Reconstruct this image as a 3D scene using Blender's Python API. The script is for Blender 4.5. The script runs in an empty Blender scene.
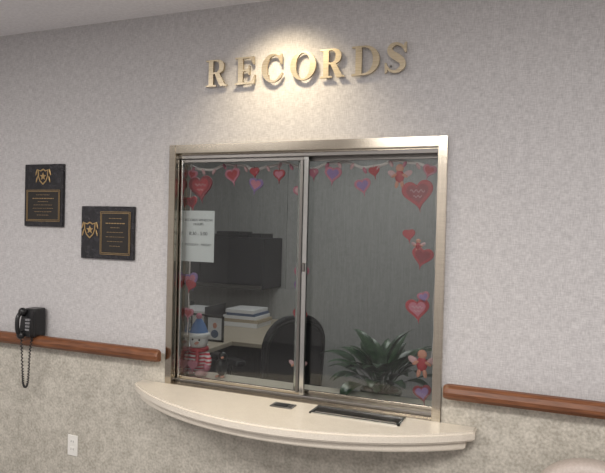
import bpy, bmesh, random
from math import *
from mathutils import Vector, Matrix, Euler
random.seed(7)
sc=bpy.context.scene
try:
    sc.view_settings.view_transform='Standard'
    sc.view_settings.look='None'
except Exception: pass

# ---------------------------------------------------------------- materials
def mat(name,col,rough=.5,metal=0,spec=.5,emit=None,alpha=None):
    m=bpy.data.materials.new(name); m.use_nodes=True
    b=m.node_tree.nodes['Principled BSDF']
    b.inputs['Base Color'].default_value=(*col,1); b.inputs['Roughness'].default_value=rough
    b.inputs['Metallic'].default_value=metal; b.inputs['Specular IOR Level'].default_value=spec
    if emit: 
        b.inputs['Emission Color'].default_value=(*emit[0],1); b.inputs['Emission Strength'].default_value=emit[1]
    return m
def noise_mat(name,c1,c2,layers,rough=.6,metal=0,bump=.2,dist=.002,spec=.5,lo=.35,hi=.65):
    """layers: list of (scale_xyz, noise scale, weight)"""
    m=mat(name,c1,rough,metal,spec); nt=m.node_tree; N=nt.nodes; L=nt.links
    b=N['Principled BSDF']; tc=N.new('ShaderNodeTexCoord'); acc=None
    for sxyz,s,w in layers:
        mp=N.new('ShaderNodeMapping'); mp.inputs['Scale'].default_value=sxyz
        L.new(tc.outputs['Object'],mp.inputs['Vector'])
        n=N.new('ShaderNodeTexNoise'); n.inputs['Scale'].default_value=s; n.inputs['Detail'].default_value=4
        L.new(mp.outputs[0],n.inputs['Vector'])
        mu=N.new('ShaderNodeMath'); mu.operation='MULTIPLY'; mu.inputs[1].default_value=w
        L.new(n.outputs[0],mu.inputs[0])
        if acc is None: acc=mu.outputs[0]
        else:
            ad=N.new('ShaderNodeMath'); ad.operation='ADD'; L.new(acc,ad.inputs[0]); L.new(mu.outputs[0],ad.inputs[1]); acc=ad.outputs[0]
    r=N.new('ShaderNodeValToRGB'); r.color_ramp.elements[0].position=lo; r.color_ramp.elements[1].position=hi
    r.color_ramp.elements[0].color=(*c1,1); r.color_ramp.elements[1].color=(*c2,1)
    L.new(acc,r.inputs[0]); L.new(r.outputs[0],b.inputs['Base Color'])
    if bump:
        bp=N.new('ShaderNodeBump'); bp.inputs['Strength'].default_value=bump; bp.inputs['Distance'].default_value=dist
        L.new(acc,bp.inputs['Height']); L.new(bp.outputs[0],b.inputs['Normal'])
    return m

M={}
M['paper_wall']=noise_mat('woven_wallcovering',(.420,.408,.412),(.585,.573,.573),[((1,1,6),42,.4),((6,1,1),42,.4),((1,1,1),30,.2)],rough=.75,bump=.25,dist=.0015,spec=.2,lo=.40,hi=.60)
M['wainscot']=noise_mat('mottled_wainscot',(.35,.328,.28),(.57,.54,.475),[((1,1,1),85,.5),((1,1,1),24,.3),((1,1,1),5,.2)],rough=.5,bump=.2,dist=.0015,spec=.3,lo=.40,hi=.60)
M['office_wall']=noise_mat('office_wallcovering',(.34,.34,.335),(.43,.43,.425),[((9,1,.4),12,.6),((1,1,1),50,.4)],rough=.8,bump=.1,spec=.1,lo=.35,hi=.65)
M['ceil']=noise_mat('ceiling_paint',(.78,.77,.78),(.86,.85,.86),[((1,1,1),60,1)],rough=.9,bump=.1,spec=.1)
M['carpet']=noise_mat('carpet',(.16,.155,.16),(.28,.27,.27),[((1,1,1),200,.6),((1,1,1),20,.4)],rough=.95,bump=.4,spec=.05)
M['steel']=noise_mat('brushed_steel',(.40,.36,.295),(.54,.49,.41),[((1,1,60),8,.5),((60,1,1),8,.5)],rough=.17,metal=1,bump=.03,dist=.0005)
M['steel_dk']=mat('steel_dark',(.20,.19,.18),.35,.9)
M['chrome']=mat('chrome_strip',(.62,.62,.60),.18,1)
M['letter']=noise_mat('satin_bronze',(.43,.36,.25),(.57,.49,.36),[((1,1,40),12,1)],rough=.34,metal=.9,bump=.04,dist=.0005)
M['wood']=noise_mat('oak_stain',(.11,.040,.017),(.22,.085,.036),[((1,10,10),9,.6),((2,40,40),9,.4)],rough=.35,bump=.1,dist=.001,lo=.38,hi=.62)
M['sill']=noise_mat('solid_surface_cream',(.64,.585,.50),(.74,.685,.595),[((1,1,1),220,.7),((1,1,1),20,.3)],rough=.3,bump=0)
M['black']=mat('black_plastic',(.012,.012,.013),.3)
M['blackfab']=noise_mat('black_mesh_fabric',(.006,.006,.008),(.018,.018,.021),[((1,1,1),300,1)],rough=.8,bump=.3)
M['bin']=noise_mat('charcoal_laminate',(.022,.023,.028),(.030,.031,.036),[((1,1,1),80,1)],rough=.5,bump=0)
M['marble']=noise_mat('black_marble',(.006,.006,.009),(.040,.038,.045),[((1,1,1),35,.6),((1,1,1),120,.4)],rough=.15,bump=0,lo=.45,hi=.78)
M['brass']=mat('engraved_brass',(.50,.35,.17),.3,.85)
M['plate']=mat('black_plate',(.014,.011,.009),.25)
M['white']=mat('white_plastic',(.75,.74,.70),.4)
M['paper']=mat('paper_white',(.80,.80,.82),.8)
M['ink']=mat('ink',(.05,.05,.06),.8)
M['desk']=noise_mat('desk_laminate',(.46,.39,.31),(.54,.47,.38),[((1,1,1),150,1)],rough=.45,bump=0)
M['red']=mat('red_foam',(.46,.035,.05),.45)
M['dkred']=mat('dark_red',(.28,.018,.035),.45)
M['pink']=mat('pink_foam',(.60,.20,.28),.5)
M['ltpink']=mat('light_pink',(.70,.42,.44),.5)
M['purple']=mat('purple_foam',(.30,.18,.42),.5)
M['orange']=mat('salmon_skin',(.68,.30,.21),.5)
M['blue']=mat('blue_felt',(.08,.18,.42),.8)
M['knitw']=mat('white_felt',(.75,.75,.76),.9)
M['cord']=mat('pale_pink_cord',(.78,.70,.69),.6)
M['leaf']=noise_mat('leaf_green',(.012,.036,.017),(.035,.085,.034),[((1,1,1),30,1)],rough=.3,bump=.1)
M['soil']=noise_mat('potting_soil',(.02,.012,.008),(.06,.04,.025),[((1,1,1),150,1)],rough=.95,bump=.5)
M['pot']=mat('green_plastic_pot',(.03,.06,.04),.4)
M['vinyl']=noise_mat('beige_vinyl',(.42,.36,.32),(.48,.42,.38),[((1,1,1),120,1)],rough=.45,bump=.1)
M['greyplastic']=mat('grey_plastic',(.25,.25,.26),.5)
M['book']=mat('book_blue',(.10,.14,.24),.6)
M['book2']=mat('book_tan',(.45,.38,.28),.6)
def stripes(name,c1,c2,scale):
    m=mat(name,c1,.9); nt=m.node_tree; N=nt.nodes; L=nt.links
    tc=N.new('ShaderNodeTexCoord'); w=N.new('ShaderNodeTexWave'); w.bands_direction='Z'; w.inputs['Scale'].default_value=scale
    L.new(tc.outputs['Object'],w.inputs['Vector'])
    r=N.new('ShaderNodeValToRGB'); r.color_ramp.interpolation='CONSTANT'; r.color_ramp.elements[1].position=.5
    r.color_ramp.elements[0].color=(*c1,1); r.color_ramp.elements[1].color=(*c2,1)
    L.new(w.outputs[0],r.inputs[0]); L.new(r.outputs[0],N['Principled BSDF'].inputs['Base Color']); return m
M['knit']=stripes('striped_knit',(.55,.03,.06),(.80,.70,.72),20)
def glass():
    m=bpy.data.materials.new('tinted_pane_glass'); m.use_nodes=True; nt=m.node_tree; N=nt.nodes; L=nt.links
    N.remove(N['Principled BSDF']); out=N['Material Output']
    t=N.new('ShaderNodeBsdfTransparent'); t.inputs[0].default_value=(.85,.87,.86,1)
    g=N.new('ShaderNodeBsdfGlossy'); g.inputs['Roughness'].default_value=.02; g.inputs['Color'].default_value=(1,1,1,1)
    fr=N.new('ShaderNodeFresnel'); fr.inputs['IOR'].default_value=1.47
    mx=N.new('ShaderNodeMixShader'); L.new(fr.outputs[0],mx.inputs[0]); L.new(t.outputs[0],mx.inputs[1]); L.new(g.outputs[0],mx.inputs[2])
    L.new(mx.outputs[0],out.inputs[0]); return m
M['glass']=glass()

# ---------------------------------------------------------------- helpers
def link(o): sc.collection.objects.link(o); return o
def group(name,loc,rotz=0):
    e=bpy.data.objects.new(name,None); e.location=loc; e.rotation_euler=(0,0,rotz); e.empty_display_size=.05
    return link(e)
def par(o,e,local=False):
    if e is None: return o
    o.parent=e
    if not local: o.matrix_parent_inverse=Matrix.Translation(-Vector(e.location))
    return o
def frombm(name,bm,m,e=None,local=False,smooth=False):
    me=bpy.data.meshes.new(name); bm.normal_update(); bm.to_mesh(me); bm.free()
    ms=m if isinstance(m,(list,tuple)) else [m]
    for x in ms: me.materials.append(x)
    if smooth:
        for p in me.polygons: p.use_smooth=True
    return par(link(bpy.data.objects.new(name,me)),e,local)
def addbox(bm,lo,hi):
    r=bmesh.ops.create_cube(bm,size=1)
    for v in r['verts']:
        for i in range(3): v.co[i]=lo[i] if v.co[i]<0 else hi[i]
    return r['verts']
def box(name,lo,hi,m,e=None,bevel=0,local=False,seg=2):
    bm=bmesh.new(); addbox(bm,lo,hi)
    if bevel: bmesh.ops.bevel(bm,geom=bm.edges[:],offset=bevel,segments=seg,profile=.5,affect='EDGES')
    return frombm(name,bm,m,e,local,False)
def boxes(name,lst,m,e=None,local=False):
    bm=bmesh.new()
    for lo,hi in lst: addbox(bm,lo,hi)
    return frombm(name,bm,m,e,local)
def tomesh(o,name,m,e,local,smooth):
    dg=bpy.context.evaluated_depsgraph_get(); dg.update()
    me=bpy.data.meshes.new_from_object(o.evaluated_get(dg))
    mw=Matrix.LocRotScale(o.location,o.rotation_euler,o.scale)
    me.transform(mw); cu=o.data; bpy.data.objects.remove(o); bpy.data.curves.remove(cu)
    me.materials.clear(); me.materials.append(m)
    for p in me.polygons: p.use_smooth=smooth
    me.name=name
    return par(link(bpy.data.objects.new(name,me)),e,local)
def plate(name,loops,origin,depth,m,e=None,bev=0,local=False,rot=0,scale=1,smooth=False):
    cu=bpy.data.curves.new(name,'CURVE'); cu.dimensions='2D'; cu.fill_mode='BOTH'; cu.extrude=max(depth/2-bev,.0001); cu.bevel_depth=bev; cu.bevel_resolution=2
    for lp in loops:
        s=cu.splines.new('POLY'); s.points.add(len(lp)-1); s.use_cyclic_u=True
        for p,(x,y) in zip(s.points,lp):
            c,si=cos(rot),sin(rot); p.co=((x*c-y*si)*scale,(x*si+y*c)*scale,0,1)
    o=bpy.data.objects.new(name,cu); o.location=origin; o.rotation_euler=(pi/2,0,0); link(o)
    return tomesh(o,name,m,e,local,smooth)
def tube(name,pts,r,m,e=None,local=False,cyclic=False,smooth_curve=True):
    cu=bpy.data.curves.new(name,'CURVE'); cu.dimensions='3D'; cu.bevel_depth=r; cu.bevel_resolution=3; cu.use_fill_caps=True
    if smooth_curve:
        s=cu.splines.new('NURBS'); s.points.add(len(pts)-1); s.order_u=3; s.use_endpoint_u=not cyclic; s.use_cyclic_u=cyclic; s.resolution_u=6
    else:
        s=cu.splines.new('POLY'); s.points.add(len(pts)-1); s.use_cyclic_u=cyclic
    for p,c in zip(s.points,pts): p.co=(*c,1)
    o=link(bpy.data.objects.new(name,cu)); return tomesh(o,name,m,e,local,True)
def ell(name,c,r,m,e=None,local=False,rot=(0,0,0),seg=20):
    bm=bmesh.new(); bmesh.ops.create_uvsphere(bm,u_segments=seg,v_segments=seg//2+2,radius=1)
    T=Matrix.Translation(c)@Euler(rot).to_matrix().to_4x4()@Matrix.Diagonal((*r,1)); bmesh.ops.transform(bm,matrix=T,verts=bm.verts)
    return frombm(name,bm,m,e,local,True)
def lathe(name,prof,c,m,e=None,local=False,seg=28,smooth=True):
    bm=bmesh.new(); rings=[]
    for r,z in prof:
        rings.append([bm.verts.new((c[0]+r*cos(2*pi*i/seg),c[1]+r*sin(2*pi*i/seg),c[2]+z)) for i in range(seg)])
    for a,b in zip(rings,rings[1:]):
        for i in range(seg): bm.faces.new((a[i],a[(i+1)%seg],b[(i+1)%seg],b[i]))
    bm.faces.new(rings[0][::-1]); bm.faces.new(rings[-1])
    return frombm(name,bm,m,e,local,smooth)
def text(name,body,origin,size,m,e=None,depth=.0006,align='CENTER'):
    cu=bpy.data.curves.new(name,'FONT'); cu.body=body; cu.size=size; cu.align_x=align; cu.extrude=depth/2
    o=bpy.data.objects.new(name,cu); o.location=origin; o.rotation_euler=(pi/2,0,0); link(o)
    return tomesh(o,name,m,e,False,False)

# ---------------------------------------------------------------- room shell
CZ=2.514
W0,W1,ZB,ZT=0.0,1.316,.73,1.876
XL,XR,YF=-2.3,3.4,-4.6
boxes('wall_back',[((XL,0,0),(W0+.02,.12,CZ)),((W1-.02,0,0),(XR,.12,CZ)),((W0+.02,0,ZT-.02),(W1-.02,.12,CZ)),((W0+.02,0,0),(W1-.02,.12,.69))],M['paper_wall'])
boxes('trim_wainscot',[((XL,-.012,.0),(XR,0,.685)),((XL,-.012,.685),(-.002,0,.868)),((W1+.002,-.012,.685),(XR,0,.868))],M['wainscot'])
box('wall_left',(XL-.1,YF,0),(XL,0,CZ),M['paper_wall'])
box('wall_right',(XR,YF,0),(XR+.1,0,CZ),M['paper_wall'])
box('wall_front',(XL-.1,YF-.1,0),(XR+.1,YF,CZ),M['paper_wall'])
box('floor',(XL-.1,YF-.1,-.05),(XR+.1,2.3,0),M['carpet'])
box('ceiling',(XL-.1,YF-.1,CZ),(XR+.1,2.3,CZ+.05),M['ceil'])
box('baseboard_back',(XL,-.022,0),(XR,-.012,.10),M['black'])
OY=2.15
box('wall_office_back',(XL,OY,0),(XR,OY+.1,CZ),M['office_wall'])
box('wall_office_left',(XL-.1,.12,0),(XL,OY,CZ),M['office_wall'])
box('wall_office_right',(1.9,.12,0),(2.0,OY,CZ),M['office_wall'])
box('trim_1',(-.35,OY-.02,0),(-.33,OY,CZ),M['office_wall'])

# ---------------------------------------------------------------- window
wn=group('window_1',(.658,0,1.3))
def ring(name,x0,x1,z0,z1,w,y0,y1,m,wt=None,wb=None,bevel=.002):
    wt=w if wt is None else wt; wb=w if wb is None else wb
    bm=bmesh.new()
    for lo,hi in [((x0,y0,z0),(x0+w,y1,z1)),((x1-w,y0,z0),(x1,y1,z1)),((x0+w,y0,z1-wt),(x1-w,y1,z1)),((x0+w,y0,z0),(x1-w,y1,z0+wb))]:
        if hi[2]-lo[2]>.0005: addbox(bm,lo,hi)
    if bevel: bmesh.ops.bevel(bm,geom=bm.edges[:],offset=bevel,segments=2,affect='EDGES')
    return frombm(name,bm,m,wn)
ring('face_frame',W0,W1,ZB,ZT,.036,-.022,.004,M['steel'],wt=.040,wb=.001)
ring('jamb',W0+.018,W1-.018,ZB,ZT-.02,.016,.004,.135,M['steel'],wt=.016,wb=.006)
box('top_track',(.034,.012,1.812),(W1-.034,.10,1.842),M['steel_dk'],wn,.002)
box('track_lip',(.034,.006,1.828),(W1-.034,.012,1.842),M['steel'],wn,.001)
box('bottom_track',(.034,.018,ZB+.006),(W1-.034,.085,ZB+.018),M['steel_dk'],wn,.002)
def pane(tag,x0,x1,y,stl,str_):
    box('glass_'+tag,(x0,y-.003,ZB+.02),(x1,y+.003,1.815),M['glass'],wn)
    box('stile_l_'+tag,(x0,y-.009,ZB+.018),(x0+stl,y+.009,1.815),M['chrome'],wn,.002)
    box('stile_r_'+tag,(x1-str_,y-.009,ZB+.018),(x1,y+.009,1.815),M['chrome'],wn,.002)
    box('toprail_'+tag,(x0+stl,y-.007,1.795),(x1-str_,y+.007,1.815),M['steel_dk'],wn,.002)
    box('botrail_'+tag,(x0+stl,y-.007,ZB+.018),(x1-str_,y+.007,ZB+.034),M['steel'],wn,.002)
pane('left',.040,.704,.032,.008,.022)
pane('right',.640,W1-.040,.068,.022,.008)
box('pull_strip',(.668,.018,.76),(.680,.024,1.80),M['steel_dk'],wn)
box('latch',(.686,.014,1.30),(.698,.023,1.34),M['steel_dk'],wn,.002)
# ---------------------------------------------------------------- curved sill counter
def arc(inset,n=40):
    pts=[]
    x0,x1=-.135+inset,1.457-inset; d0=-.075; dm=-.372+inset
    for i in range(n+1):
        t=i/n; x=x0+(x1-x0)*t; s=4*t*(1-t); pts.append((x,d0+(dm-d0)*s**.9))
    return pts
def slab(name,outline,z0,z1,m,e,bev=.006):
    bm=bmesh.new(); vs=[bm.verts.new((x,y,z0)) for x,y in outline]; f=bm.faces.new(vs)
    r=bmesh.ops.extrude_face_region(bm,geom=[f]); 
    for v in r['geom']:
        if isinstance(v,bmesh.types.BMVert): v.co.z=z1
    bmesh.ops.recalc_face_normals(bm,faces=bm.faces)
    if bev:
        ed=[x for x in bm.edges if abs(x.verts[0].co.z-x.verts[1].co.z)<1e-6]
        bmesh.ops.bevel(bm,geom=ed,offset=bev,segments=3,affect='EDGES')
    return frombm(name,bm,m,e)
sg=group('counter_sill',(.66,-.15,.70))
slab('counter_top',[(-.135,-.013)]+arc(0)+[(1.457,-.013)],.692,.73,M['sill'],sg,.007)
slab('counter_apron',[(-.10,-.013)]+arc(.035)+[(1.422,-.013)],.655,.692,M['sill'],sg,.006)
box('counter_throat',(.022,-.013,.692),(W1-.022,.125,.729),M['sill'],sg)
box('counter_inner',(-.28,.125,.692),(W1-.022,.275,.729),M['sill'],sg)
tr=group('deal_tray',(.97,-.09,.73))
ty0,ty1,tx0,tx1=-.145,-.035,.80,1.18
boxes('tray_rim',[((tx0,ty0,.7301),(tx1,ty0+.01,.735)),((tx0,ty1-.01,.7301),(tx1,ty1,.735)),((tx0,ty0,.7301),(tx0+.01,ty1,.735)),((tx1-.01,ty0,.7301),(tx1,ty1,.735))],M['chrome'],tr)
box('tray_well',(tx0+.01,ty0+.01,.7301),(tx1-.01,ty1-.01,.7318),M['plate'],tr)
tube('tray_scoop',[(tx0+.02,ty0+.02,.733),(tx1-.02,ty0+.02,.733)],.003,M['steel_dk'],tr)
bp=group('call_button_plate',(.665,-.105,.73))
box('base_plate',(.615,-.135,.7301),(.715,-.075,.735),M['steel_dk'],bp,.001)
box('speak_pad',(.63,-.125,.735),(.69,-.085,.738),M['black'],bp,.001)

# ---------------------------------------------------------------- handrails
def handrail(x0,x1,endl,endr,mx):
    e=group('handrail',(mx,-.05,.868))
    prof=[(-.048,.842),(-.070,.846),(-.082,.858),(-.085,.872),(-.080,.887),(-.068,.896),(-.052,.898),(-.045,.890),(-.044,.850)]
    prof=[(y,z-.004+(z-.87)*.12) for y,z in prof]
    bm=bmesh.new(); rings=[]
    xs=[(x0,.78),(x0+.008,.93),(x0+.02,1)] if endl else [(x0,1)]
    xs+= [(x1-.02,1),(x1-.008,.93),(x1,.78)] if endr else [(x1,1)]
    for x,s in xs: rings.append([bm.verts.new((x,-.065+(y+.065)*s,.866+(z-.866)*s)) for y,z in prof])
    n=len(prof)
    for a,b in zip(rings,rings[1:]):
        for i in range(n): bm.faces.new((a[i],a[(i+1)%n],b[(i+1)%n],b[i]))
    bm.faces.new(rings[0]); bm.faces.new(rings[-1][::-1]); bmesh.ops.recalc_face_normals(bm,faces=bm.faces)
    frombm('rail',bm,M['wood'],e)
    k=max(2,int((x1-x0)/.8)+1)
    for i in range(k):
        x=x0+.12+(x1-x0-.24)*i/(k-1)
        box('bracket_%d'%(i+1),(x-.015,-.046,.852),(x+.015,-.012,.882),M['steel_dk'],e,.003)
handrail(XL+.01,-.004,False,True,-1.2)
handrail(1.333,XR-.01,True,False,2.3)

# ---------------------------------------------------------------- RECORDS lettering
def earc(cx,cy,rx,ry,a0,a1,n=24):
    return [(cx+rx*cos(radians(a0+(a1-a0)*i/n)),cy+ry*sin(radians(a0+(a1-a0)*i/n))) for i in range(n+1)]
def catmull(P,n=6):
    out=[]
    for i in range(len(P)-1):
        p0=P[max(i-1,0)];p1=P[i];p2=P[i+1];p3=P[min(i+2,len(P)-1)]
        for k in range(n):
            t=k/n
            out.append(tuple(.5*((2*b)+(-a+c)*t+(2*a-5*b+4*c-d)*t*t+(-a+3*b-3*c+d)*t**3) for a,b,c,d in zip(p0,p1,p2,p3)))
    out.append(P[-1]); return out
GE=[[(0,0),(.86,0),(.92,.32),(.86,.32),(.76,.12),(.62,.06),(.36,.06),(.36,.47),(.5,.47),(.58,.43),(.61,.33),(.66,.33),(.66,.68),(.61,.68),(.58,.58),(.5,.54),(.36,.54),(.36,.94),(.62,.94),(.72,.88),(.81,.71),(.86,.71),(.83,1),(0,1),(0,.95),(.14,.93),(.14,.07),(0,.05)]]
GR=[[(0,0),(.50,0),(.50,.05),(.36,.07),(.36,.46),(.44,.46),(.70,0),(1.02,0),(1.02,.05),(.93,.07),(.67,.48),(.78,.53),(.86,.61),(.89,.73),(.86,.86),(.79,.94),(.68,.985),(.58,1),(0,1),(0,.95),(.14,.93),(.14,.07),(0,.05)],
    [(.36,.53),(.5,.53),(.6,.57),(.65,.66),(.65,.81),(.6,.90),(.5,.94),(.36,.94)]]
GD=[[(0,0)]+earc(.46,.5,.52,.5,-90,90)+[(0,1),(0,.95),(.14,.93),(.14,.07),(0,.05)],[(.36,.06)]+earc(.44,.5,.31,.44,-90,90)+[(.36,.94)]]
GO=[earc(.5,.5,.5,.515,0,354,50),earc(.5,.5,.28,.455,0,350,40)]
GC=[earc(.5,.5,.5,.515,62,305,36)+[(.88,.14),(.97,.30),(.92,.33)]+earc(.55,.5,.32,.45,318,50,30)+[(.85,.64),(.91,.64),(.91,1.0),(.86,1.0),(.82,.93)]]
cl=catmull([(.80,.68,.028),(.74,.82,.04),(.62,.92,.045),(.45,.962,.05),(.28,.90,.08),(.22,.76,.105),(.32,.62,.115),(.52,.50,.125),(.68,.38,.115),(.72,.23,.10),(.60,.10,.07),(.42,.040,.045),(.24,.09,.042),(.13,.20,.04),(.07,.34,.028)])
Lf=[];Rt=[]
for i,(x,y,h) in enumerate(cl):
    a=cl[max(i-1,0)];b=cl[min(i+1,len(cl)-1)];dx,dy=b[0]-a[0],b[1]-a[1];l=hypot(dx,dy);nx,ny=-dy/l,dx/l
    Lf.append((x+nx*h,y+ny*h)); Rt.append((x-nx*h,y-ny*h))
GS=[Lf+Rt[::-1]]
lg=group('records_lettering',(.67,-.02,2.2))
H=.123; zb=2.140
lay=[('letter_r',GR,.197,.108),('letter_e',GE,.350,.114),('letter_c',GC,.486,.108),('letter_o',GO,.626,.120),('letter_r_second',GR,.766,.108),('letter_d',GD,.908,.124),('letter_s',GS,1.048,.110)]
for nm,g,x,w in lay:
    loops=[[(px*w,pz*H) for px,pz in lp] for lp in g]
    plate(nm,loops,(x,-.020,zb),.012,M['letter'],lg)
    box(nm+'_stud',(x+w*.2,-.014,zb+H*.25),(x+w*.2+.006,0,zb+H*.25+.006),M['steel_dk'],lg)
for nm,pl in (('letter_s_serif_top',[(.79,.66),(.85,.66),(.85,1.0),(.81,1.0),(.74,.92)]),('letter_s_serif_low',[(.04,0),(.08,0),(.14,.07),(.09,.35),(.03,.35)])):
    plate(nm,[[(a*.110,b*H) for a,b in pl]],(1.048,-.020,zb),.0115,M['letter'],lg)

# ---------------------------------------------------------------- plaques
def crest(o,s,e):
    sh=[(-.5,.5),(-.25,.42),(0,.55),(.25,.42),(.5,.5),(.46,0),(.3,-.35),(0,-.6),(-.3,-.35),(-.46,0)]
    plate('crest',[sh,[(x*.82,y*.82) for x,y in sh]],o,.002,M['brass'],e,scale=s)
    plate('crest_star',[[((.3 if i%2==0 else .13)*sin(i*pi/5),(.3 if i%2==0 else .13)*cos(i*pi/5)) for i in range(10)]],o,.002,M['brass'],e,scale=s)
    for k,(a,b) in enumerate(((-.62,.3),(.62,.3),(-.58,-.2),(.58,-.2))):
        ell('crest_leaf_%d'%k,(o[0]+a*s,o[1],o[2]+b*s),(.06*s,.001,.25*s),M['brass'],e,rot=(0,.3 if a<0 else -.3,0),seg=10)
def plaque(x0,x1,z0,z1,px0,px1,pz0,pz1,co,cs):
    e=group('award_plaque',((x0+x1)/2,-.012,(z0+z1)/2))
    box('marble_board',(x0,-.018,z0),(x1,0,z1),M['marble'],e,.004)
    box('engraved_plate',(px0,-.020,pz0),(px1,-.018,pz1),M['plate'],e)
    ln=[]; t=.0020
    for ins in (.002,.009):
        a,b,c,d=px0+ins,px1-ins,pz0+ins,pz1-ins
        ln+=[((a,-.0212,c),(b,-.0200,c+t)),((a,-.0212,d-t),(b,-.0200,d)),((a,-.0212,c),(a+t,-.0200,d)),((b-t,-.0212,c),(b,-.0200,d))]
    w=px1-px0; h=pz1-pz0
    for k,f in enumerate((.4,.62,.3,.55,.6,.5,.35)):
        zz=pz1-h*(.16+.105*k); tt=.0016 if k not in(1,) else .004
        x=px0+w*(.5-f/2)
        while x<px0+w*(.5+f/2):
            l=random.uniform(.006,.018); ln.append(((x,-.0209,zz-tt),(min(x+l,px0+w*(.5+f/2)),-.0200,zz))); x+=l+.004
    boxes('gold_engraving',ln,M['brass'],e)
    crest(co,cs,e)
plaque(-.926,-.659,1.469,1.800,-.910,-.675,1.495,1.665,(-.795,-.020,1.735),.075)
plaque(-.533,-.203,1.313,1.580,-.410,-.220,1.335,1.555,(-.475,-.020,1.46),.075)

# ---------------------------------------------------------------- telephone with cord
DX=.075
ph=group('wall_telephone',(-.81,-.09,.95))
box('back_box',(-.915+DX,-.095,.890),(-.835+DX,-.012,1.040),M['black'],ph,.012,seg=3)
bm=bmesh.new()
pr=[(-.095,.892),(-.118,.900),(-.122,.925),(-.110,1.00),(-.098,1.036)]
v0=[bm.verts.new((-.910+DX,y,z)) for y,z in pr]; v1=[bm.verts.new((-.838+DX,y,z)) for y,z in pr]
for i in range(4): bm.faces.new((v0[i],v0[i+1],v1[i+1],v1[i]))
bm.faces.new(v0[::-1]); bm.faces.new(v1); bm.faces.new((v0[0],v1[0],v1[-1],v0[-1])); bmesh.ops.recalc_face_normals(bm,faces=bm.faces)
frombm('sloped_cover',bm,M['black'],ph)
tube('handset_grip',[(-.895+DX,-.112,1.032),(-.895+DX,-.145,1.015),(-.895+DX,-.152,.965),(-.895+DX,-.145,.915),(-.895+DX,-.118,.898)],.011,M['black'],ph)
ell('earpiece',(-.895+DX,-.117,1.025),(.022,.020,.022),M['black'],ph); ell('mouthpiece',(-.895+DX,-.125,.905),(.022,.020,.022),M['black'],ph)
boxes('keypad',[((-.868+DX+.009*i,-.124,.930+.017*j),(-.862+DX+.009*i,-.112,.940+.017*j)) for i in range(3) for j in range(4)],M['greyplastic'],ph)
cp=[]
base=[(-.897,-.120,.90),(-.902,-.110,.81),(-.905,-.10,.71),(-.900,-.10,.650),(-.886,-.10,.628),(-.870,-.10,.65),(-.863,-.10,.72),(-.858,-.10,.81),(-.856,-.09,.895)]
bb=catmull([(a+DX,b,c) for a,b,c in base],30)
for i,p in enumerate(bb):
    a=i*1.15; cp.append((p[0]+.004*cos(a),p[1]+.004*sin(a),p[2]))
tube('coiled_cord',cp,.0030,M['black'],ph,smooth_curve=False)

# ---------------------------------------------------------------- wall outlet
def outlet(cx,cz):
    e=group('wall_outlet',(cx,-.015,cz))
    box('cover_plate',(cx-.033,-.018,cz-.054),(cx+.033,-.012,cz+.054),M['white'],e,.003)
    for k,dz in enumerate((.02,-.02)):
        box('socket_%d'%(k+1),(cx-.017,-.020,cz+dz-.013),(cx+.017,-.018,cz+dz+.013),M['white'],e,.0008)
        boxes('slots_%d'%(k+1),[((cx-.008,-.0205,cz+dz-.003),(cx-.006,-.0199,cz+dz+.007)),((cx+.006,-.0205,cz+dz-.003),(cx+.008,-.0199,cz+dz+.006))],M['ink'],e)
outlet(-.564,.336)

# ---------------------------------------------------------------- window decorations (one strung garland)
def heart(n=40):
    P=[]
    for i in range(n):
        t=2*pi*i/n; x=16*sin(t)**3; y=13*cos(t)-5*cos(2*t)-2*cos(3*t)-cos(4*t); P.append((x/32,y/32))
    return P
HT=heart()
gg=group('valentine_garland',(.66,.094,1.79))
GY=.094
cnt=[0]
def heart_ornament(x,z,s,m1,m2=None,rot=0,y=GY,label=False):
    cnt[0]+=1; n='heart_%d'%cnt[0]
    plate(n,[HT],(x,y,z),.008,m1,gg,bev=.0025,rot=rot,scale=s)
    if m2: plate(n+'_inset',[HT],(x,y-.0045,z),.003,m2,gg,rot=rot,scale=s*.74)
    if label:   # small piped scroll instead of lettering
        tube(n+'_scroll',[(x+s*(.30*(i/12-.5)*1.6),y-.0065,z+s*(.06+.06*sin(i*1.6))) for i in range(13)],.0016,M['ltpink'],gg)
        tube(n+'_scroll_low',[(x+s*(.20*(i/8-.5)*1.4),y-.0065,z+s*(-.12+.045*sin(i*1.7))) for i in range(9)],.0015,M['ltpink'],gg)
def cupid(x,z,s,y=GY,suit='red'):
    cnt[0]+=1; n='cupid_%d_'%cnt[0]
    ell(n+'head',(x,y,z+.34*s),(.17*s,.006,.17*s),M['orange'],gg,seg=14)
    ell(n+'body',(x,y,z),(.20*s,.008,.26*s),M[suit],gg,seg=14)
    for k,sx in enumerate((-1,1)):
        ell(n+'wing_%d'%k,(x+sx*.33*s,y+.004,z+.12*s),(.2*s,.004,.12*s),M['ltpink'],gg,rot=(0,sx*-.5,0),seg=12)
        ell(n+'arm_%d'%k,(x+sx*.22*s,y-.004,z+.03*s),(.14*s,.005,.06*s),M['orange'],gg,rot=(0,sx*.5,0),seg=10)
        ell(n+'leg_%d'%k,(x+sx*.11*s,y,z-.32*s),(.08*s,.006,.17*s),M['orange'],gg,rot=(0,sx*-.2,0),seg=10)
heart_ornament(.108,1.686,.130,M['dkred'],M['red'],.12,label=True)
heart_ornament(.060,1.745,.050,M['pink'],M['red'],-.2)
heart_ornament(.410,1.695,.070,M['purple'],M['pink'],-.2)
heart_ornament(.285,1.740,.076,M['pink'],M['red'],.2)
heart_ornament(.402,1.755,.045,M['red'],None,.1)
heart_ornament(.530,1.740,.056,M['red'],M['pink'],0)
heart_ornament(.640,1.665,.066,M['pink'],M['ltpink'],.3)
heart_ornament(.795,1.740,.076,M['pink'],M['purple'],-.1)
heart_ornament(.935,1.688,.070,M['pink'],M['purple'],.2)
heart_ornament(.985,1.750,.045,M['red'],None,.2)
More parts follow.
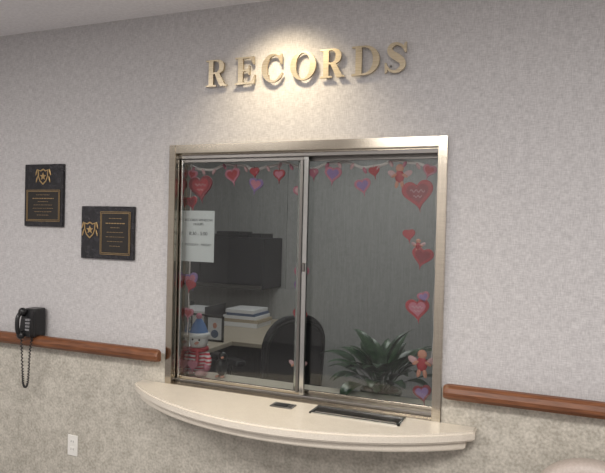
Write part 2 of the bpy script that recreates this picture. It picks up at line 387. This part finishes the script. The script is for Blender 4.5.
cupid(1.098,1.725,.105)
heart_ornament(1.178,1.655,.130,M['red'],M['dkred'],.15,label=True)
heart_ornament(1.225,1.750,.056,M['pink'],M['red'],-.3)
heart_ornament(1.145,1.478,.050,M['red'],None,.1)
heart_ornament(1.205,1.388,.088,M['red'],M['dkred'],-.2)
cupid(1.186,1.43,.060)
heart_ornament(1.190,1.165,.098,M['red'],M['pink'],.1,label=True)
heart_ornament(1.215,1.215,.050,M['pink'],M['purple'],.3)
heart_ornament(.700,1.745,.045,M['pink'],None,.1)
heart_ornament(.655,1.290,.070,M['pink'],M['purple'],.1)
heart_ornament(.645,1.225,.055,M['purple'],M['pink'],-.3)
heart_ornament(.650,1.095,.066,M['red'],M['dkred'],-.2)
cupid(.645,.86,.09)
heart_ornament(.058,1.610,.062,M['red'],M['dkred'],.2)
heart_ornament(.062,1.225,.080,M['purple'],M['pink'],.25)
heart_ornament(.066,1.200,.055,M['red'],None,-.3,y=GY-.008)
heart_ornament(.052,1.06,.055,M['pink'],M['red'],-.1)
cupid(1.215,.93,.12,suit='red')
heart_ornament(1.220,.81,.075,M['dkred'],M['purple'],.2)
gp=[]
for i in range(64):
    x=.042+1.232*i/63; gp.append((x,GY+.008,1.764+.030*abs(cos(x*11.5))**1.5+.004*sin(x*60)))
tube('garland_cord',gp,.0070,M['cord'],gg)
for k,i in enumerate(range(1,64,3)):
    p=gp[i]; ell('bulb_%d'%k,(p[0],p[1]-.006,p[2]-.012),(.008,.007,.016),M['ltpink' if k%3 else 'pink'],gg,rot=(0,.5*(-1)**k,0),seg=10)
for side,x in (('l',.048),('r',1.258)):
    tube('side_cord_'+side,[(x+.004*sin(j*1.7),GY+.006,1.79-.06*j) for j in range(15)],.003,M['cord'],gg)

ns=group('paper_notice',(.113,.078,1.44))
box('sheet',(.030,.0625,1.318),(.208,.0635,1.566),M['paper'],ns)
for k,(b,z,s) in enumerate((('RECORDS WINDOW',1.515,.017),('HOURS',1.495,.017),('8:30 - 5:00',1.447,.024),('MONDAY - FRIDAY',1.395,.017))):
    text('notice_line_%d'%(k+1),b,(.119,.062,z),s,M['ink'],ns)

# ---------------------------------------------------------------- office interior
ob=group('overhead_storage_bin',(-.9,1.97,1.2))
box('carcass',(-1.5,1.80,1.00),(-.37,2.145,1.405),M['bin'],ob,.006)
box('flip_door_left',(-1.49,1.785,1.04),(-.945,1.80,1.395),M['bin'],ob,.004)
box('flip_door_right',(-.935,1.785,1.04),(-.38,1.80,1.395),M['bin'],ob,.004)
box('pull_lip',(-1.49,1.775,1.005),(-.38,1.80,1.03),M['steel_dk'],ob,.002)
bx=group('binder_stack',(-.7,1.97,1.45))
boxes('binders',[((-.86,1.86,1.406),(-.60,2.1,1.43)),((-.84,1.87,1.431),(-.63,2.1,1.452)),((-.55,1.87,1.406),(-.43,2.08,1.44))],M['bin'],bx)
dk=group('office_desk',(-.6,1.2,.7))
box('return_top',(-1.3,.285,.700),(-.24,1.08,.730),M['desk'],dk,.004)
box('main_top',(-1.6,1.08,.700),(-.02,2.12,.730),M['desk'],dk,.004)
boxes('pedestals',[((-1.28,.3,0),(-1.24,1.08,.700)),((-1.58,1.4,0),(-1.1,2.1,.700)),((-.08,1.3,0),(-.05,2.1,.700))],M['bin'],dk)
box('privacy_panel',(-1.6,2.10,.730),(-.20,2.12,.985),M['office_wall'],dk)
pp=group('book_stack',(-.42,1.75,.8))
for k,(x0,x1,h0,h1,mm) in enumerate(((-.62,-.32,.731,.765,'paper'),(-.60,-.31,.765,.790,'book2'),(-.61,-.33,.790,.815,'paper'),(-.58,-.34,.815,.835,'book'),(-.59,-.35,.835,.862,'paper'))):
    box('volume_%d'%k,(x0,1.60,h0),(x1,1.85,h1),M[mm],pp,.002)
def pframe(n,x,y,w,h):
    b=.731; e=group('picture_frame',(x,y,b+h/2)); t=.012
    boxes('border',[((x-w/2,y,b),(x-w/2+t,y+.012,b+h)),((x+w/2-t,y,b),(x+w/2,y+.012,b+h)),((x-w/2,y,b),(x+w/2,y+.012,b+t)),((x-w/2,y,b+h-t),(x+w/2,y+.012,b+h))],M['plate'],e)
    box('photo',(x-w/2+t,y+.004,b+t),(x+w/2-t,y+.010,b+h-t),M['paper'],e)
    ell('portrait_head',(x,y+.003,b+h*.62),(w*.12,.002,w*.15),M['orange'],e,seg=12); ell('portrait_body',(x,y+.003,b+h*.3),(w*.22,.002,h*.16),M['book'],e,seg=12)
pframe(1,-.33,1.0,.13,.17); pframe(2,-.55,1.15,.12,.15)
pt=group('paper_tray',(-.75,1.5,.8))
for k in range(3): box('sheets_%d'%k,(-.9,1.35,.745+.05*k),(-.62,1.65,.765+.05*k),M['paper'],pt)
boxes('tray_posts',[((-.905,1.35,.731),(-.90,1.65,.90)),((-.62,1.35,.731),(-.615,1.65,.90))],M['black'],pt)
sp=group('loose_papers',(-.4,.7,.7305))
for k,(x,y,r) in enumerate(((-.36,.55,.3),(-.42,.78,-.2),(-.5,.65,.1))):
    o=box('sheet_%d'%k,(-.1,-.13,0),(.1,.13,.0015),M['paper'],None); o.parent=sp; o.location=(x+.4,y-.7,.0005+.002*k); o.rotation_euler=(0,0,r)

# office chair
ch=group('office_chair',(.190,.80,0),radians(-118))
def rr(w,h,top,n=8):
    P=[]
    for cx,cz,a0,r in ((w/2-top,h-top,0,top),(-w/2+top,h-top,90,top),(-w/2+.06,.05,180,.05),(w/2-.06,.05,270,.05)):
        P+=[(cx+r*cos(radians(a0+90*i/n)),cz+r*sin(radians(a0+90*i/n))) for i in range(n+1)]
    return P
bk=plate('backrest',[rr(.43,.52,.17)],(0,.16,.475),.035,M['blackfab'],ch,bev=.012,local=True,smooth=True)
bk.rotation_euler=(radians(-3),0,0)
tube('backrest_rim',[(x,.17,.475+z) for x,z in rr(.41,.50,.16)],.013,M['black'],ch,local=True,cyclic=True,smooth_curve=False).rotation_euler=(radians(-3),0,0)
box('seat',(-.22,-.28,.42),(.22,.16,.49),M['blackfab'],ch,.03,local=True,seg=3)
tube('back_post',[(0,.0,.40),(0,.18,.42),(0,.205,.5),(0,.20,.7)],.018,M['black'],ch,local=True)
for s in (-1,1):
    tube('arm_support_%s'%('r' if s>0 else 'l'),[(s*.18,-.04,.43),(s*.24,-.04,.44),(s*.25,-.06,.55),(s*.25,-.08,.70)],.014,M['black'],ch,local=True)
    box('armrest_%s'%('r' if s>0 else 'l'),(s*.25-.035,-.27,.70),(s*.25+.035,.04,.735),M['black'],ch,.014,local=True,seg=3)
lathe('gas_column',[(.028,.08),(.028,.25),(.018,.25),(.018,.42)],(0,-.05,0),M['black'],ch,local=True)
for k in range(5):
    a=k*2*pi/5; c,s=cos(a),sin(a)
    tube('base_leg_%d'%k,[(0,-.05,.10),(.13*c,-.05+.13*s,.095),(.25*c,-.05+.25*s,.07)],.018,M['black'],ch,local=True)
    ell('caster_%d'%k,(.25*c,-.05+.25*s,.03),(.028,.028,.03),M['black'],ch,local=True,seg=12)

# low cabinet + peace lily
lc=group('low_file_cabinet',(.95,.5,.28))
box('body',(.68,.28,0),(1.28,.70,.56),M['greyplastic'],lc,.005)
boxes('drawer_fronts',[((.69,.70,.03),(1.27,.71,.27)),((.69,.70,.29),(1.27,.71,.54))],M['greyplastic'],lc)
pl=group('potted_peace_lily',(.95,.42,.56))
PX,PY=.955,.42
lathe('pot',[(.07,.561),(.095,.69),(.102,.70),(.10,.715),(.088,.712)],(PX,PY,0),M['pot'],pl)
lathe('soil',[(.086,.700),(.086,.7125)],(PX,PY,0),M['soil'],pl)
def leaf(bm,base,az,tilt,L,Wd,droop,ns=12):
    prev=None; pos=Vector(base); el=tilt; stem=.40
    for i in range(ns+1):
        t=i/ns
        u=max(0,(t-stem)/(1-stem)); w=Wd*(sin(pi*min(1,u**.7))**.8) if u>0 else .0035
        w=max(w,.0025 if t<1 else .0005)
        d=Vector((cos(az)*cos(el),sin(az)*cos(el),sin(el))); side=Vector((-sin(az),cos(az),0)); up=side.cross(d)*-1
        row=[bm.verts.new(pos+side*w*k+up*(abs(k)*w*.25)) for k in (-1,-.5,0,.5,1)]
        if prev:
            for k in range(4): bm.faces.new((prev[k],prev[k+1],row[k+1],row[k]))
        prev=row; pos=pos+d*(L/ns); el-=droop/ns*(.4+1.4*t)
bm=bmesh.new()
for i in range(46):
    az=i*2.39996+random.uniform(-.3,.3); k=i/46
    L=random.uniform(.28,.39)
    if sin(az)<-.2: L*=.78
    leaf(bm,(PX+.04*cos(az)*(.3+k),PY+.04*sin(az)*(.3+k),.705),az,radians(80-42*k+random.uniform(-8,8)),L,random.uniform(.031,.045),radians(random.uniform(55,105)))
for v in bm.verts:
    if v.co.y<.16: v.co.y=.16+(v.co.y-.16)*.2
lv=frombm('leaves',bm,M['leaf'],pl,smooth=True)

# snowman plush doll on inner counter
x,y=.050,.198
dl=group('snowman_plush',(x,y,.7295))
B=-.007
ell('body',(x,y,.80+B),(.060,.050,.066),M['knit'],dl)
ell('head',(x,y,.895+B),(.045,.043,.042),M['knitw'],dl)
ell('nose',(x+.018,y-.046,.893+B),(.007,.018,.007),M['orange'],dl,seg=10)
for k,(dx,dz) in enumerate(((-.008,.012),(.028,.012))): ell('eye_%d'%k,(x+dx,y-.040,.895+dz+B),(.005,.004,.005),M['black'],dl,seg=8)
lathe('hat',[(.047,.918),(.049,.930),(.040,.945),(.028,.975),(.012,.998),(.003,1.004)],(x,y,B),M['blue'],dl)
lathe('hat_cuff',[(.046,.912),(.053,.918),(.053,.930),(.046,.936)],(x,y,B),M['knitw'],dl)
ell('pompom',(x,y,1.010+B),(.015,.015,.015),M['pink'],dl,seg=12)
tube('scarf',[(x+.04*cos(a*pi/6),y+.04*sin(a*pi/6),.858+B) for a in range(12)],.011,M['red'],dl,cyclic=True)
tube('scarf_tail',[(x+.02,y-.040,.855+B),(x+.028,y-.055,.83+B),(x+.03,y-.058,.79+B)],.009,M['red'],dl)
for s in (-1,1):
    tube('arm_%s'%('r' if s>0 else 'l'),[(x+s*.045,y,.835+B),(x+s*.075,y-.02,.815+B),(x+s*.072,y-.035,.79+B)],.015,M['knit'],dl)
    ell('mitten_%s'%('r' if s>0 else 'l'),(x+s*.070,y-.038,.785+B),(.017,.017,.019),M['pink'],dl,seg=12)
    ell('foot_%s'%('r' if s>0 else 'l'),(x+s*.035,y-.030,.754+B),(.031,.034,.017),M['ltpink'],dl,seg=14)
plate('held_heart',[HT],(x+.01,y-.064,.795+B),.008,M['pink'],dl,bev=.002,scale=.05)
dl.scale=(1.08,1.08,1.10)
x,y=.180,.215
tb=group('toy_bird',(x,y,.7295)); B=-.006
ell('body',(x,y,.79+B),(.030,.036,.048),M['black'],tb); ell('head',(x+.01,y-.015,.845+B),(.022,.023,.022),M['black'],tb)
ell('beak',(x+.022,y-.036,.842+B),(.006,.014,.006),M['orange'],tb,seg=8); ell('tail',(x-.015,y+.035,.765+B),(.018,.03,.012),M['black'],tb,rot=(.5,0,0))
for s in (-1,1): ell('foot_%d'%(s+1),(x+s*.014,y-.02,.742+B),(.01,.018,.006),M['orange'],tb,seg=8)

# ---------------------------------------------------------------- waiting chair
wc=group('waiting_armchair',(1.865,-.30,0))
P=[]
for i in range(33):
    a=pi*i/32; P.append((.17*cos(a),.525+.148*sin(a)**.85))
P=[(.19,.12)]+P+[(-.19,.12)]
plate('back',[P],(0,.18,0),.09,M['vinyl'],wc,bev=.03,local=True,smooth=True)
box('seat',(-.20,-.26,.34),(.20,.13,.44),M['vinyl'],wc,.03,local=True,seg=3)
for s in (-1,1):
    box('arm_%s'%('r' if s>0 else 'l'),(s*.22-.03,-.26,.14),(s*.22+.03,.18,.54),M['vinyl'],wc,.025,local=True,seg=3)
    for q,yy in enumerate((-.22,.16)): box('leg_%d_%s'%(q,'r' if s>0 else 'l'),(s*.21-.018,yy-.018,0),(s*.21+.018,yy+.018,.15),M['wood'],wc,.003,local=True)

# ---------------------------------------------------------------- lights
def light(name,typ,loc,energy,col,rot=(0,0,0),**k):
    l=bpy.data.lights.new(name,typ); l.energy=energy; l.color=col
    for a,b in k.items(): setattr(l,a,b)
    o=bpy.data.objects.new(name,l); o.location=loc; o.rotation_euler=rot; return link(o)
dlx=.60
rd=group('recessed_downlight',(dlx,-.32,CZ))
lathe('trim_ring',[(.085,-.004),(.085,0),(.06,0),(.06,-.004)],(dlx,-.32,CZ),M['white'],rd)
light('downlight_beam','SPOT',(dlx,-.32,CZ-.012),50,(1,.83,.56),(radians(24),0,0),spot_size=radians(105),spot_blend=1,shadow_soft_size=.08)
for k,(x,y,w) in enumerate(((-.9,-2.3,56),(2.0,-2.3,72),(.6,-3.7,54))):
    e=group('ceiling_light_panel',(x,y,CZ)); box('diffuser',(x-.6,y-.3,CZ-.004),(x+.6,y+.3,CZ-.0005),M['white'],e)
    light('room_light_%d'%k,'AREA',(x,y,CZ-.01),w,(1,.955,.915),shape='RECTANGLE',size=1.2,size_y=.6)
light('office_light','AREA',(.3,1.0,CZ-.02),15.5,(1,.99,.97),shape='RECTANGLE',size=1.2,size_y=.6)
w=bpy.data.worlds.new('world'); sc.world=w; w.use_nodes=True; w.node_tree.nodes['Background'].inputs[0].default_value=(.05,.05,.05,1)

# ---------------------------------------------------------------- camera
cam=bpy.data.cameras.new('camera'); co=bpy.data.objects.new('camera',cam); link(co)
Rm=Matrix.Rotation(.3905,3,'Z')@Matrix.Rotation(pi/2-.01434,3,'X')@Matrix.Rotation(.02391,3,'Z')
co.matrix_world=Matrix.Translation((1.7102,-2.4714,1.49512))@Rm.to_4x4()
cam.sensor_fit='HORIZONTAL'; cam.sensor_width=36; cam.lens=.86631*700/605*36; cam.clip_start=.05
sc.camera=co
